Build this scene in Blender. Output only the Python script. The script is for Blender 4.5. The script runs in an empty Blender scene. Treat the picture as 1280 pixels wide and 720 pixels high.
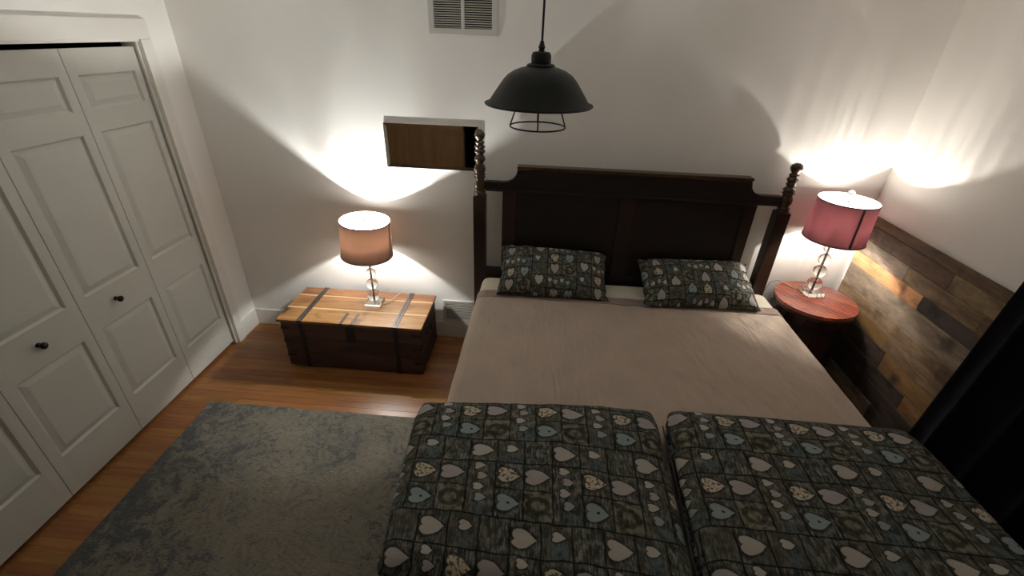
import bpy, bmesh, math, random
from mathutils import Vector, Matrix, noise
random.seed(7)
sc = bpy.context.scene
COL = sc.collection
PI = math.pi

# ------------------------------------------------------------------ camera, world, exposure
cam_d = bpy.data.cameras.new('camera')
cam_d.sensor_width = 36.0
cam_d.sensor_fit = 'HORIZONTAL'
cam_d.lens = 36.0 * 563.27 / 1280.0
cam_d.clip_start = 0.02
cam = bpy.data.objects.new('camera', cam_d)
COL.objects.link(cam)
_r = Vector((0.9965682, 0.07692304, 0.03057237))
_u = Vector((-0.06454989, 0.49098258, 0.86877466))
_f = Vector((-0.05181828, 0.86776664, -0.494263))
_m = Matrix((_r, _u, -_f)).transposed().to_4x4()
_m.translation = Vector((2.2577, -2.9306, 2.1493))
cam.matrix_world = _m
sc.camera = cam

world = bpy.data.worlds.new('world')
sc.world = world
world.use_nodes = True
world.node_tree.nodes['Background'].inputs[0].default_value = (0.5, 0.55, 0.7, 1)
world.node_tree.nodes['Background'].inputs[1].default_value = 0.0

sc.view_settings.view_transform = 'Standard'
sc.view_settings.look = 'None'
sc.view_settings.gamma = 1.0
sc.view_settings.use_curve_mapping = False
sc.view_settings.exposure = 0.12
LAMP_POWER = 73.0
LAMP_COLOR = (1.0, 1.0, 0.955)
LAMP2_POWER = 21.5
LAMP2_COLOR = (1.0, 0.935, 0.85)

try:
    sc.cycles.max_bounces = 14
    sc.cycles.diffuse_bounces = 10
    sc.cycles.glossy_bounces = 4
    sc.cycles.transmission_bounces = 10
    sc.cycles.transparent_max_bounces = 14
    sc.cycles.sample_clamp_indirect = 4.0
    sc.cycles.blur_glossy = 0.5
except Exception:
    pass


# ------------------------------------------------------------------ node helpers
class S:
    """a scalar socket with operators that grow math nodes"""
    def __init__(self, nt, sock): self.nt, self.s = nt, sock
    def op(self, o, *a, clamp=False):
        n = self.nt.nodes.new('ShaderNodeMath'); n.operation = o; n.use_clamp = clamp
        for i, v in enumerate((self,) + a):
            if isinstance(v, S): self.nt.links.new(v.s, n.inputs[i])
            else: n.inputs[i].default_value = float(v)
        return S(self.nt, n.outputs[0])
    def __add__(self, o): return self.op('ADD', o)
    __radd__ = __add__
    def __sub__(self, o): return self.op('SUBTRACT', o)
    def __rsub__(self, o): return (self * -1.0) + o
    def __mul__(self, o): return self.op('MULTIPLY', o)
    __rmul__ = __mul__
    def __truediv__(self, o): return self.op('DIVIDE', o)
    def floor(self): return self.op('FLOOR')
    def frac(self): return self.op('FRACT')
    def abs(self): return self.op('ABSOLUTE')
    def sqrt(self): return self.op('SQRT')
    def mod(self, o): return self.op('FLOORED_MODULO', o)
    def lt(self, o): return self.op('LESS_THAN', o)
    def gt(self, o): return self.op('GREATER_THAN', o)
    def eq(self, o): return self.op('COMPARE', o, 0.4)
    def clamp(self): return self.op('ADD', 0.0, clamp=True)


class NT:
    def __init__(self, name):
        self.m = bpy.data.materials.new(name)
        self.m.use_nodes = True
        self.nt = self.m.node_tree
        self.bsdf = self.nt.nodes['Principled BSDF']
        self.out = self.nt.nodes['Material Output']
    def new(self, t, **kw):
        n = self.nt.nodes.new(t)
        for k, v in kw.items(): setattr(n, k, v)
        return n
    def link(self, a, b): self.nt.links.new(a.s if isinstance(a, S) else a, b)
    def sc(self, sock): return S(self.nt, sock)
    def coord(self, kind='Object', scale=(1, 1, 1), loc=(0, 0, 0), rot=(0, 0, 0)):
        if kind == 'World': s = self.new('ShaderNodeNewGeometry').outputs['Position']
        else: s = self.new('ShaderNodeTexCoord').outputs[kind]
        mp = self.new('ShaderNodeMapping')
        mp.inputs['Scale'].default_value = scale; mp.inputs['Location'].default_value = loc; mp.inputs['Rotation'].default_value = rot
        self.link(s, mp.inputs[0])
        return mp.outputs[0]
    def noise(self, vec, scale, detail=4, rough=0.55, distort=0.0):
        n = self.new('ShaderNodeTexNoise')
        n.inputs['Scale'].default_value = scale; n.inputs['Detail'].default_value = detail
        n.inputs['Roughness'].default_value = rough; n.inputs['Distortion'].default_value = distort
        if vec is not None: self.link(vec, n.inputs['Vector'])
        return self.sc(n.outputs[0])
    def ramp(self, fac, stops):
        n = self.new('ShaderNodeValToRGB'); e = n.color_ramp.elements
        while len(e) < len(stops): e.new(0.5)
        for i, (p, c) in enumerate(stops):
            e[i].position = p; e[i].color = (*c, 1) if len(c) == 3 else c
        self.link(fac, n.inputs[0]); return n.outputs[0]
    def mix(self, fac, a, b, blend='MIX'):
        n = self.new('ShaderNodeMix', data_type='RGBA', blend_type=blend)
        for v, i in ((fac, 0), (a, 6), (b, 7)):
            if isinstance(v, S): self.link(v, n.inputs[i])
            elif hasattr(v, 'is_output'): self.link(v, n.inputs[i])
            elif isinstance(v, (int, float)): n.inputs[i].default_value = v
            else: n.inputs[i].default_value = (*v, 1)
        return n.outputs[2]
    def bump(self, h, strength=0.3, dist=0.01):
        b = self.new('ShaderNodeBump'); b.inputs['Strength'].default_value = strength; b.inputs['Distance'].default_value = dist
        self.link(h, b.inputs['Height']); self.link(b.outputs[0], self.bsdf.inputs['Normal']); return b
    def base(self, c):
        if hasattr(c, 'is_output'): self.link(c, self.bsdf.inputs['Base Color'])
        else: self.bsdf.inputs['Base Color'].default_value = (*c, 1)
    def set(self, **kw):
        for k, v in kw.items(): self.bsdf.inputs[k.replace('_', ' ')].default_value = v
        return self


def plain(name, color, rough=0.5, metal=0.0, spec=0.5, var=0.08, nscale=9.0, bump=0.0, bscale=200.0):
    t = NT(name)
    v = t.coord('Object')
    n = t.noise(v, nscale, 5)
    lo = tuple(c * (1 - var) for c in color); hi = tuple(min(1, c * (1 + var)) for c in color)
    t.base(t.ramp(n, [(0.3, lo), (0.7, hi)]))
    t.set(Roughness=rough, Metallic=metal, Specular_IOR_Level=spec)
    if bump: t.bump(t.noise(t.coord('World'), bscale, 3), bump, 0.002)
    return t.m


M = {}
M['wall'] = plain('wall_paint', (0.88, 0.865, 0.83), 0.75, var=0.015, nscale=3, bump=0.10, bscale=160, spec=0.2)
M['ceiling'] = plain('ceiling_paint', (0.93, 0.925, 0.91), 0.9, var=0.02, spec=0.1)
M['trim'] = plain('trim_paint', (0.80, 0.78, 0.73), 0.45, var=0.02, nscale=4, spec=0.35)
M['door'] = plain('door_paint', (0.60, 0.60, 0.555), 0.5, var=0.02, nscale=5, bump=0.12, bscale=420, spec=0.3)
M['painted_dark'] = plain('painted_dark', (0.01, 0.009, 0.008), 0.9, spec=0.0)  # near-black colour stands in for shade in closet and vent gaps
M['hall'] = plain('hall_shade_paint', (0.03, 0.028, 0.026), 0.9, spec=0.0)  # darkness of the unlit hall put into the wall colour
M['vent_white'] = plain('vent_enamel', (0.62, 0.61, 0.58), 0.4, var=0.03)
M['vent_slat'] = plain('vent_slat_enamel', (0.46, 0.43, 0.38), 0.5, var=0.05)
M['bronze'] = plain('knob_bronze', (0.03, 0.022, 0.018), 0.3, metal=0.8)
M['iron'] = plain('chest_iron', (0.075, 0.070, 0.068), 0.42, metal=0.75, var=0.35, nscale=40)
M['iron_dark'] = plain('chest_iron_dark', (0.02, 0.018, 0.018), 0.55, metal=0.4, var=0.3, nscale=40)
M['pendant'] = plain('pendant_metal', (0.010, 0.0115, 0.008), 0.6, metal=0.0, var=0.3, nscale=14, spec=0.35)
M['black'] = plain('black_rubber', (0.008, 0.008, 0.008), 0.6)
M['chrome'] = plain('chrome', (0.75, 0.73, 0.70), 0.18, metal=1.0, var=0.02)
M['rod'] = plain('lamp_rod', (0.20, 0.18, 0.16), 0.35, metal=0.8, var=0.1)
M['cord'] = plain('clear_cord', (0.50, 0.42, 0.33), 0.4)
M['cream'] = plain('cream_sheet', (0.70, 0.65, 0.53), 0.85, var=0.03, nscale=12, spec=0.1, bump=0.1, bscale=60)
M['boxspring'] = plain('box_spring_ticking', (0.42, 0.39, 0.34), 0.9, var=0.04)
M['curtain'] = plain('curtain_fabric', (0.006, 0.006, 0.009), 0.95, var=0.2, spec=0.05)
M['piping'] = plain('duvet_piping', (0.10, 0.105, 0.10), 0.8, var=0.2)


def wood(name, dark, light, axis=0, rough=0.4, spec=0.5, rand=0.35, stretch=14.0, scale=3.0, coat=0.0, knots=0.0, bump=0.12, contrast=(0.3, 0.72)):
    """grain runs along `axis` (world), each object shifted and tinted by its own random number"""
    t = NT(name)
    info = t.new('ShaderNodeObjectInfo')
    sc3 = [stretch, stretch, stretch]; sc3[axis] = 1.0
    pos = t.coord('World', tuple(sc3))
    rnd = t.sc(info.outputs['Random'])
    comb = t.new('ShaderNodeCombineXYZ')
    for i in range(3): t.link(rnd * (17.0 + 9.0 * i), comb.inputs[i])
    add = t.new('ShaderNodeVectorMath', operation='ADD'); t.link(pos, add.inputs[0]); t.link(comb.outputs[0], add.inputs[1])
    g = t.noise(add.outputs[0], scale, 6, 0.6, 0.6)
    fine = t.noise(add.outputs[0], scale * 7, 3, 0.6)
    h = g * 0.75 + fine * 0.25
    c = t.ramp(h, [(contrast[0], dark), (contrast[1], light)])
    tint = (rnd * 7.31).frac() * (2 * rand) + (1.0 - rand)
    hs = t.new('ShaderNodeHueSaturation'); t.link(c, hs.inputs['Color']); t.link(tint, hs.inputs['Value'])
    hs.inputs['Hue'].default_value = 0.5
    t.link((rnd * 3.7).frac() * 0.024 + 0.488, hs.inputs['Hue'])
    col = hs.outputs[0]
    if knots:
        k = t.noise(t.coord('World'), knots, 2, 0.5)
        col = t.mix((k - 0.60).op('MULTIPLY', 7.0, clamp=True), col, tuple(x * 0.35 for x in dark))
    t.base(col)
    t.set(Roughness=rough, Specular_IOR_Level=spec, Coat_Weight=coat, Coat_Roughness=0.15)
    t.bump(h, bump, 0.003)
    return t.m

M['floor_wood'] = wood('floor_oak', (0.165, 0.064, 0.017), (0.34, 0.158, 0.049), 0, 0.33, 0.45, 0.26, 16, 2.6, bump=0.05)
M['lid_wood'] = wood('chest_lid_wood', (0.13, 0.053, 0.019), (0.33, 0.165, 0.068), 0, 0.42, 0.4, 0.12, 7, 2.8, knots=7.0, contrast=(0.36, 0.66))
M['lid_edge'] = wood('chest_lid_sapwood', (0.40, 0.26, 0.12), (0.60, 0.44, 0.25), 0, 0.42, 0.4, 0.05, 9, 2.4)
M['chest_wood'] = wood('chest_dark_wood', (0.028, 0.016, 0.013), (0.105, 0.060, 0.046), 0, 0.55, 0.3, 0.2, 9, 2.2)
M['walnut'] = wood('headboard_wood', (0.005, 0.003, 0.0025), (0.014, 0.0078, 0.0055), 0, 0.40, 0.4, 0.05, 10, 2.0)
M['walnut_v'] = wood('headboard_wood_upright', (0.010, 0.005, 0.0035), (0.034, 0.0145, 0.009), 2, 0.36, 0.4, 0.05, 10, 2.0)
M['turned'] = wood('turned_finial_wood', (0.030, 0.015, 0.008), (0.075, 0.036, 0.016), 2, 0.24, 0.55, 0.05, 8, 3.0)
M['table_wood'] = wood('table_red_wood', (0.11, 0.018, 0.010), (0.36, 0.078, 0.034), 0, 0.35, 0.5, 0.42, 4, 6.0)
M['table_dark'] = wood('table_dark_wood', (0.016, 0.006, 0.005), (0.04, 0.015, 0.012), 2, 0.5, 0.4, 0.3, 9, 3.0)
M['door_brown'] = wood('hall_door_wood', (0.22, 0.13, 0.055), (0.34, 0.21, 0.095), 2, 0.5, 0.3, 0.0, 10, 1.5)


def plank_mat(name, dark, light):
    return wood(name, dark, light, 1, 0.62, 0.3, 0.10, 5, 4.5, knots=6.0, bump=0.4, contrast=(0.38, 0.64))
M['pk_brown'] = plank_mat('plank_brown', (0.062, 0.036, 0.019), (0.165, 0.102, 0.056))
M['pk_tan'] = plank_mat('plank_tan', (0.10, 0.066, 0.036), (0.26, 0.18, 0.105))
M['pk_grey'] = plank_mat('plank_grey', (0.11, 0.085, 0.060), (0.28, 0.225, 0.165))
M['pk_orange'] = plank_mat('plank_orange', (0.34, 0.14, 0.066), (0.58, 0.29, 0.155))
M['pk_gold'] = plank_mat('plank_gold', (0.12, 0.068, 0.024), (0.24, 0.145, 0.055))
M['pk_dark'] = plank_mat('plank_dark', (0.030, 0.022, 0.018), (0.075, 0.055, 0.045))


def rug_mat():
    t = NT('rug_pile')
    p = t.coord('World')
    warp = t.new('ShaderNodeTexNoise'); warp.inputs['Scale'].default_value = 5; t.link(p, warp.inputs[0])
    add = t.new('ShaderNodeVectorMath', operation='MULTIPLY_ADD'); t.link(warp.outputs['Color'], add.inputs[0])
    add.inputs[1].default_value = (0.12, 0.12, 0); t.link(p, add.inputs[2])
    w = add.outputs[0]
    xyz = t.new('ShaderNodeSeparateXYZ'); t.link(p, xyz.inputs[0])
    x, y = t.sc(xyz.outputs[0]), t.sc(xyz.outputs[1])
    # worn away field in the middle, ink left toward the borders
    edge = ((x - 1.15).abs() * 1.05 - 0.45).op('MAXIMUM', (y + 1.85).abs() * 0.8 - 0.62)
    big = t.noise(w, 3.2, 6, 0.65, 0.8)
    mid = t.noise(w, 20, 7, 0.75, 0.6)
    fine = t.noise(t.coord('World', (30, 95, 60), rot=(0, 0, 0.5)), 1.6, 4, 0.75)
    ink = (big * 0.80 + mid * 1.25 + edge * 0.30 + fine * 0.85 - 1.46) * 7.0
    ink = ink.op('ADD', 0.0, clamp=True)
    ground = t.ramp(mid * 0.5 + fine * 0.5, [(0.36, (0.085, 0.077, 0.060)), (0.62, (0.28, 0.25, 0.195))])
    inkc = t.ramp(fine * 0.5 + big * 0.5, [(0.35, (0.011, 0.016, 0.022)), (0.65, (0.052, 0.066, 0.076))])
    # faint scroll lines of the old ornament
    vor = t.new('ShaderNodeTexVoronoi', feature='DISTANCE_TO_EDGE'); vor.inputs['Scale'].default_value = 5.5; t.link(w, vor.inputs['Vector'])
    sc_l = (t.sc(vor.outputs['Distance']) * 40.0).op('SINE') * 0.5 + 0.5
    c = t.mix(sc_l * 0.22, ground, (0.34, 0.31, 0.24))
    t.base(t.mix(ink * 0.85, c, inkc))
    t.set(Roughness=0.95, Specular_IOR_Level=0.05, Sheen_Weight=0.15)
    t.bump(fine * 0.6 + mid * 0.4, 1.0, 0.012)
    return t.m
M['rug'] = rug_mat()


def sheet_mat(name, col):
    t = NT(name)
    p = t.coord('World')
    weave = t.noise(t.coord('World', (1, 1, 1)), 900, 2, 0.5)
    n = t.noise(p, 5, 5, 0.6)
    t.base(t.ramp(n * 0.6 + weave * 0.4, [(0.3, tuple(c * 0.88 for c in col)), (0.7, tuple(c * 1.1 for c in col))]))
    wr = t.noise(t.coord('World', (9.0, 2.2, 3), rot=(0, 0, 0.35)), 1.0, 5, 0.6, 0.8)
    t.set(Roughness=0.9, Specular_IOR_Level=0.1, Sheen_Weight=0.2)
    t.bump(wr * 0.9 + weave * 0.03, 0.8, 0.024)
    return t.m
M['sheet'] = sheet_mat('taupe_sheet', (0.45, 0.365, 0.295))
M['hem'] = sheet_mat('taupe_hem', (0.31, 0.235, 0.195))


def print_mat(name, rotate=0.0):
    """patchwork cotton print: wooden squares with felt hearts; UV is in metres"""
    t = NT(name)
    uv = t.new('ShaderNodeUVMap'); uv.uv_map = 'UVMap'
    sep = t.new('ShaderNodeSeparateXYZ')
    mp = t.new('ShaderNodeMapping'); mp.inputs['Rotation'].default_value = (0, 0, rotate); t.link(uv.outputs[0], mp.inputs[0])
    wn = t.noise(mp.outputs[0], 28, 3, 0.5)
    t.link(mp.outputs[0], sep.inputs[0])
    u = t.sc(sep.outputs[0]) + (wn - 0.5) * 0.014 + 10.0
    v = t.sc(sep.outputs[1]) + (t.noise(mp.outputs[0], 21, 3, 0.5) - 0.5) * 0.012 + 10.0
    CW, PA, PB = 0.098, 0.205, 0.108
    P = PA + PB
    vr = (v / P).floor(); vv = v - vr * P
    inB = vv.gt(PA); inA = 1.0 - inB
    cu = u / CW + vr * 1.4 + inB * 1.4
    ci = cu.floor(); fu = cu - ci
    k = ci.mod(3.0)
    k0, k1, k2 = k.lt(0.5), k.gt(0.5) * k.lt(1.5), k.gt(1.5)
    split = inA * (1.0 - k2)
    half = (vv / (PA / 2)).floor()                       # 0 upper, 1 lower
    sub = vv - half * (PA / 2)
    fullA = vv
    # distance to the seams (metres)
    du = (0.5 - (fu - 0.5).abs()) * CW
    dvA = (PA / 2) - (fullA - PA / 2).abs()
    dvB = (PB / 2) - (vv - PA - PB / 2).abs()
    dv = inA * dvA + inB * dvB
    dsub = ((vv - PA / 2).abs()) + (1.0 - split) * 1.0
    seam = du.op('MINIMUM', dv).op('MINIMUM', dsub * 1.3)
    line = (1.0 - (seam - 0.0012) / 0.0035).op('ADD', 0.0, clamp=True)
    # heart frame: a across, b along (tip toward +u)
    string = inA * k2
    seg = PA / 5.0
    sidx = (vv / seg).floor(); sloc = vv - sidx * seg - seg / 2
    lone = split * (sub - PA / 4) + string * sloc + inB * (vv - PA - PB / 2)
    smallB = inB * k0
    off = string * ((sidx.mod(2.0) - 0.5) * 0.012) + smallB * 0.008
    a = lone + smallB * 0.016
    b = 0.0 - ((fu - 0.5) * CW - off)
    size = 0.0285 - string * 0.0145 - smallB * 0.0120 + inB * k2 * 0.001
    an = a / size; bn = b / (size * (1.18 + 0.12 * k1))
    q = bn + 0.18 - (an.abs() + 0.0001).sqrt() * 0.72
    hd = an * an + q * q
    heart = ((1.04 - hd) * 7.0).op('ADD', 0.0, clamp=True)
    halo = ((1.9 - hd) * 2.0).op('ADD', 0.0, clamp=True)
    moss = inB * k1
    wreath = split * k1 * half
    show = (1.0 - moss) * (1.0 - wreath) * (1.0 - string * sidx.gt(3.5))
    # ground
    gmap = t.new('ShaderNodeMapping'); gmap.inputs['Scale'].default_value = (170, 30, 1); t.link(mp.outputs[0], gmap.inputs[0])
    grain = t.noise(gmap.outputs[0], 1.0, 4, 0.65, 0.7)
    blot = t.noise(mp.outputs[0], 34, 4, 0.6)
    cellr = t.new('ShaderNodeTexWhiteNoise', noise_dimensions='3D')
    cc = t.new('ShaderNodeCombineXYZ'); t.link(ci, cc.inputs[0]); t.link(vr * 2.0 + inB, cc.inputs[1]); t.link(half * split, cc.inputs[2]); t.link(cc.outputs[0], cellr.inputs[0])
    rnd = t.sc(cellr.outputs['Value'])
    g = t.ramp(grain * 0.6 + blot * 0.4, [(0.37, (0.011, 0.014, 0.012)), (0.49, (0.062, 0.066, 0.056)), (0.61, (0.25, 0.245, 0.205))])
    g = t.mix(rnd * 0.5, g, t.mix(blot, (0.050, 0.042, 0.028), (0.115, 0.112, 0.088)))
    patch = wreath
    g = t.mix(patch * 0.55, g, t.ramp(blot, [(0.42, (0.04, 0.04, 0.025)), (0.58, (0.28, 0.25, 0.175))]))
    ring = (an * an + bn * bn).sqrt()
    ringm = wreath * (1.0 - ((ring - 0.85).abs() - 0.18) * 8.0).op('ADD', 0.0, clamp=True)
    g = t.mix(ringm * 0.75, g, (0.022, 0.026, 0.018))
    blue = (smallB * fu.gt(0.35) * (vv - PA).gt(0.055) * fu.lt(0.85)) + string * sidx.gt(3.5) * fu.gt(0.3)
    g = t.mix(blue * 0.55 * blot.gt(0.47), g, (0.075, 0.125, 0.145))
    g = t.mix(halo * show * 0.6, g, (0.012, 0.014, 0.012))
    # heart colours
    felt = t.noise(mp.outputs[0], 300, 3, 0.6)
    petals = t.noise(mp.outputs[0], 95, 2, 0.5)
    cream = t.mix(felt, (0.36, 0.33, 0.29), (0.50, 0.46, 0.41))
    mauve = t.mix(felt, (0.31, 0.28, 0.27), (0.41, 0.375, 0.36))
    bluec = t.mix(felt, (0.19, 0.245, 0.255), (0.29, 0.345, 0.35))
    flor = t.ramp(petals, [(0.42, (0.12, 0.10, 0.06)), (0.50, (0.50, 0.44, 0.34))])
    hc = t.mix(split * k0 * (1.0 - half), cream, flor)
    hc = t.mix(split * k0 * half, hc, bluec)
    hc = t.mix(split * k1, hc, mauve)
    hc = t.mix(string * sidx.mod(2.0).gt(0.5) * 0.75, hc, mauve)
    hc = t.mix(string * sidx.gt(2.5) * 0.8, hc, bluec)
    chk = ((u * 900.0).op('SINE') * (v * 900.0).op('SINE')).gt(0.25)
    hc = t.mix(inB * k2 * chk * 0.35 + string * sidx.eq(1.0) * chk * 0.5, hc, (0.16, 0.14, 0.13))
    hole = split * k0 * half * (ring * 1.0).lt(0.16)
    hc = t.mix(hole, hc, (0.03, 0.035, 0.035))
    col = t.mix(heart * show, g, hc)
    col = t.mix(line * 0.9, col, (0.007, 0.008, 0.007))
    t.base(col)
    t.set(Roughness=0.9, Specular_IOR_Level=0.12)
    wr = t.noise(t.coord('World', (1, 1, 1)), 16, 4, 0.55, 0.6)
    t.bump(wr, 0.35, 0.02)
    return t.m
M['print'] = print_mat('heart_print', 0.0)
M['print_p1'] = print_mat('heart_print_pillow', PI / 2)
M['print_p2'] = print_mat('heart_print_pillow_turned', -PI / 2)


def glass_mat():
    t = NT('crystal')
    t.base((0.97, 0.97, 0.94))
    t.set(Roughness=0.0, IOR=1.48, Transmission_Weight=1.0)
    return t.m
M['crystal'] = glass_mat()


def mirror_mat():
    t = NT('mirror_silver')
    t.base(t.ramp(t.noise(t.coord('Object'), 60, 3), [(0.2, (0.72, 0.70, 0.66)), (0.5, (0.80, 0.78, 0.74))]))
    t.set(Roughness=0.02, Metallic=1.0)
    return t.m
M['mirror'] = mirror_mat()


def shade_mat(name, col, trans, fac):
    t = NT(name)
    n = t.noise(t.coord('Object', (1, 1, 0.25)), 300, 2)
    c = t.mix(n * 0.25, col, tuple(x * 0.75 for x in col))
    d = t.new('ShaderNodeBsdfDiffuse'); t.link(c, d.inputs[0])
    tr = t.new('ShaderNodeBsdfTranslucent'); tr.inputs[0].default_value = (*trans, 1)
    mx = t.new('ShaderNodeMixShader'); mx.inputs[0].default_value = fac
    t.link(d.outputs[0], mx.inputs[1]); t.link(tr.outputs[0], mx.inputs[2]); t.link(mx.outputs[0], t.out.inputs[0])
    return t.m
M['shade_tan'] = shade_mat('shade_tan_linen', (0.42, 0.31, 0.26), (0.034, 0.0165, 0.0098), 0.5)
M['shade_pink'] = shade_mat('shade_mauve_linen', (0.40, 0.20, 0.22), (0.064, 0.0195, 0.0215), 0.5)
M['lining'] = shade_mat('shade_lining', (0.90, 0.88, 0.86), (0.90, 0.88, 0.86), 0.22)
M['shade_trim_tan'] = plain('shade_trim_tan', (0.16, 0.12, 0.10), 0.8)
M['shade_trim_pink'] = plain('shade_trim_mauve', (0.10, 0.06, 0.065), 0.8)


def bulb_mat():
    t = NT('bulb_glass')
    tr = t.new('ShaderNodeBsdfTransparent'); em = t.new('ShaderNodeEmission')
    em.inputs[0].default_value = (1, 0.86, 0.70, 1); em.inputs[1].default_value = 30
    mx = t.new('ShaderNodeMixShader'); mx.inputs[0].default_value = 0.15
    t.link(tr.outputs[0], mx.inputs[1]); t.link(em.outputs[0], mx.inputs[2]); t.link(mx.outputs[0], t.out.inputs[0])
    return t.m
M['bulb'] = bulb_mat()
M['bulb_off'] = plain('bulb_frosted', (0.55, 0.52, 0.46), 0.3)


# ------------------------------------------------------------------ mesh helpers
def obj(name, bm, mat, parent=None, smooth=False, loc=None):
    me = bpy.data.meshes.new(name)
    bmesh.ops.recalc_face_normals(bm, faces=bm.faces[:])
    bm.to_mesh(me); bm.free()
    return mobj(name, me, mat, parent, smooth, loc)

def mobj(name, me, mat, parent=None, smooth=False, loc=None):
    o = bpy.data.objects.new(name, me)
    COL.objects.link(o)
    if mat is not None and not me.materials: me.materials.append(M[mat] if isinstance(mat, str) else mat)
    if smooth:
        for p in me.polygons: p.use_smooth = True
        if smooth != 'all':
            try: me.set_sharp_from_angle(angle=math.radians(40))
            except Exception: pass
    if parent is not None: o.parent = parent
    if loc: o.location = loc
    return o

def tag(o, label, cat, group=None, kind=None):
    o['label'] = label; o['category'] = cat
    if group: o['group'] = group
    if kind: o['kind'] = kind
    return o

def struct(o, label=None):
    o['kind'] = 'structure'
    if label: o['label'] = label
    return o

def thing(name, label, cat, loc=(0, 0, 0), rz=0.0, group=None):
    o = bpy.data.objects.new(name, None); COL.objects.link(o)
    o.location = loc; o.rotation_euler = (0, 0, rz); o.empty_display_size = 0.1
    return tag(o, label, cat, group)

def box(bm, x0, x1, y0, y1, z0, z1, bevel=0.0, seg=2):
    vs = [bm.verts.new((x, y, z)) for x in (x0, x1) for y in (y0, y1) for z in (z0, z1)]
    fs = [(0, 1, 3, 2), (4, 6, 7, 5), (0, 4, 5, 1), (2, 3, 7, 6), (0, 2, 6, 4), (1, 5, 7, 3)]
    faces = [bm.faces.new([vs[i] for i in f]) for f in fs]
    if bevel:
        ed = list({e for f in faces for e in f.edges})
        bmesh.ops.bevel(bm, geom=ed, offset=bevel, segments=seg, affect='EDGES', profile=0.5)
    return vs

def nbox(*a, bevel=0.0, seg=2):
    bm = bmesh.new(); box(bm, *a, bevel=bevel, seg=seg); return bm

def lathe(bm, prof, n=32, c=(0, 0), closed=False):
    """prof: list of (r, z); r == 0 ends become poles"""
    rings = []
    for r, z in prof:
        if r <= 1e-6: rings.append([bm.verts.new((c[0], c[1], z))])
        else: rings.append([bm.verts.new((c[0] + r * math.cos(2 * PI * i / n), c[1] + r * math.sin(2 * PI * i / n), z)) for i in range(n)])
    pairs = list(zip(rings, rings[1:]))
    if closed: pairs.append((rings[-1], rings[0]))
    for A, B in pairs:
        for i in range(n):
            j = (i + 1) % n
            f = [A[i % len(A)], A[j % len(A)], B[j % len(B)], B[i % len(B)]]
            u = []
            for v in f:
                if v not in u: u.append(v)
            if len(u) > 2: bm.faces.new(u)
    return bm

def tube(bm, pts, r, n=8, closed=False):
    pts = [Vector(p) for p in pts]
    rings = []
    N = len(pts)
    prev = None
    for i, p in enumerate(pts):
        a = pts[(i - 1) % N] if (closed or i > 0) else p
        b = pts[(i + 1) % N] if (closed or i < N - 1) else p
        d = (b - a).normalized()
        if prev is None:
            up = Vector((0, 0, 1)) if abs(d.z) < 0.9 else Vector((1, 0, 0))
            s = d.cross(up).normalized()
        else:
            s = (prev - d * prev.dot(d)).normalized()
        prev = s
        w = d.cross(s)
        rr = r[i] if isinstance(r, (list, tuple)) else r
        rings.append([bm.verts.new(p + s * rr * math.cos(2 * PI * k / n) + w * rr * math.sin(2 * PI * k / n)) for k in range(n)])
    for i in range(N if closed else N - 1):
        A, B = rings[i], rings[(i + 1) % N]
        for k in range(n):
            bm.faces.new((A[k], A[(k + 1) % n], B[(k + 1) % n], B[k]))
    if not closed:
        bm.faces.new(rings[0][::-1]); bm.faces.new(rings[-1])
    return bm

def prism(bm, poly, y0, y1):
    """polygon of (x, z) pulled from y0 to y1"""
    a = [bm.verts.new((x, y0, z)) for x, z in poly]; b = [bm.verts.new((x, y1, z)) for x, z in poly]
    bm.faces.new(a); bm.faces.new(b[::-1])
    n = len(poly)
    for i in range(n): bm.faces.new((a[i], b[i], b[(i + 1) % n], a[(i + 1) % n]))
    return bm

def grid_mesh(name, nu, nv, fn, uvfn=None):
    """fn(s, t) with s, t in 0..1 -> point"""
    vs = [fn(i / nu, j / nv) for j in range(nv + 1) for i in range(nu + 1)]
    fs = [(j * (nu + 1) + i, j * (nu + 1) + i + 1, (j + 1) * (nu + 1) + i + 1, (j + 1) * (nu + 1) + i) for j in range(nv) for i in range(nu)]
    me = bpy.data.meshes.new(name); me.from_pydata([tuple(v) for v in vs], [], fs)
    if uvfn:
        l = me.uv_layers.new(name='UVMap')
        flat = []
        for f in fs:
            for vi in f: flat.extend(uvfn((vi % (nu + 1)) / nu, (vi // (nu + 1)) / nv))
        l.data.foreach_set('uv', flat)
    me.update()
    return me

def nz(x, y, z=0.0): return noise.noise(Vector((x, y, z)))


# ------------------------------------------------------------------ the room
W, CEIL, FRONT = 4.382, 2.46, -3.45
YR, LW = -0.282, 0.4473                      # closet: right jamb side, leaf width
YL = YR - 4 * LW                              # closet: left side
HEAD = 2.046

fl = struct(obj('floor', nbox(-0.7, W + 0.1, FRONT - 0.12, 0.1, -0.10, -0.012), 'floor_wood'), 'golden oak strip floor running along the headboard wall')
ROW = 0.057
unit = bmesh.new(); box(unit, 0, 1, 0, 1, 0, 1)
unit_me = bpy.data.meshes.new('plank'); bmesh.ops.recalc_face_normals(unit, faces=unit.faces[:]); unit.to_mesh(unit_me); unit.free()
unit_me.materials.append(M['floor_wood'])
rr = random.Random(3)
y = 0.0; row = 0
while y > FRONT + 0.001:
    x = 0.0; first = True
    y0 = max(y - ROW, FRONT)
    while x < W - 0.001:
        ln = rr.uniform(0.35, 1.2) if first else rr.uniform(0.7, 1.7)
        first = False
        x1 = min(W, x + ln)
        if W - x1 < 0.25: x1 = W
        o = mobj('plank', unit_me, None, fl)
        o.location = (x + 0.0006, y0 + 0.0006, -0.0125)
        o.scale = (x1 - x - 0.0012, y - y0 - 0.0012, 0.0125 - rr.uniform(0, 0.0005))
        x = x1
    y -= ROW; row += 1

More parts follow.
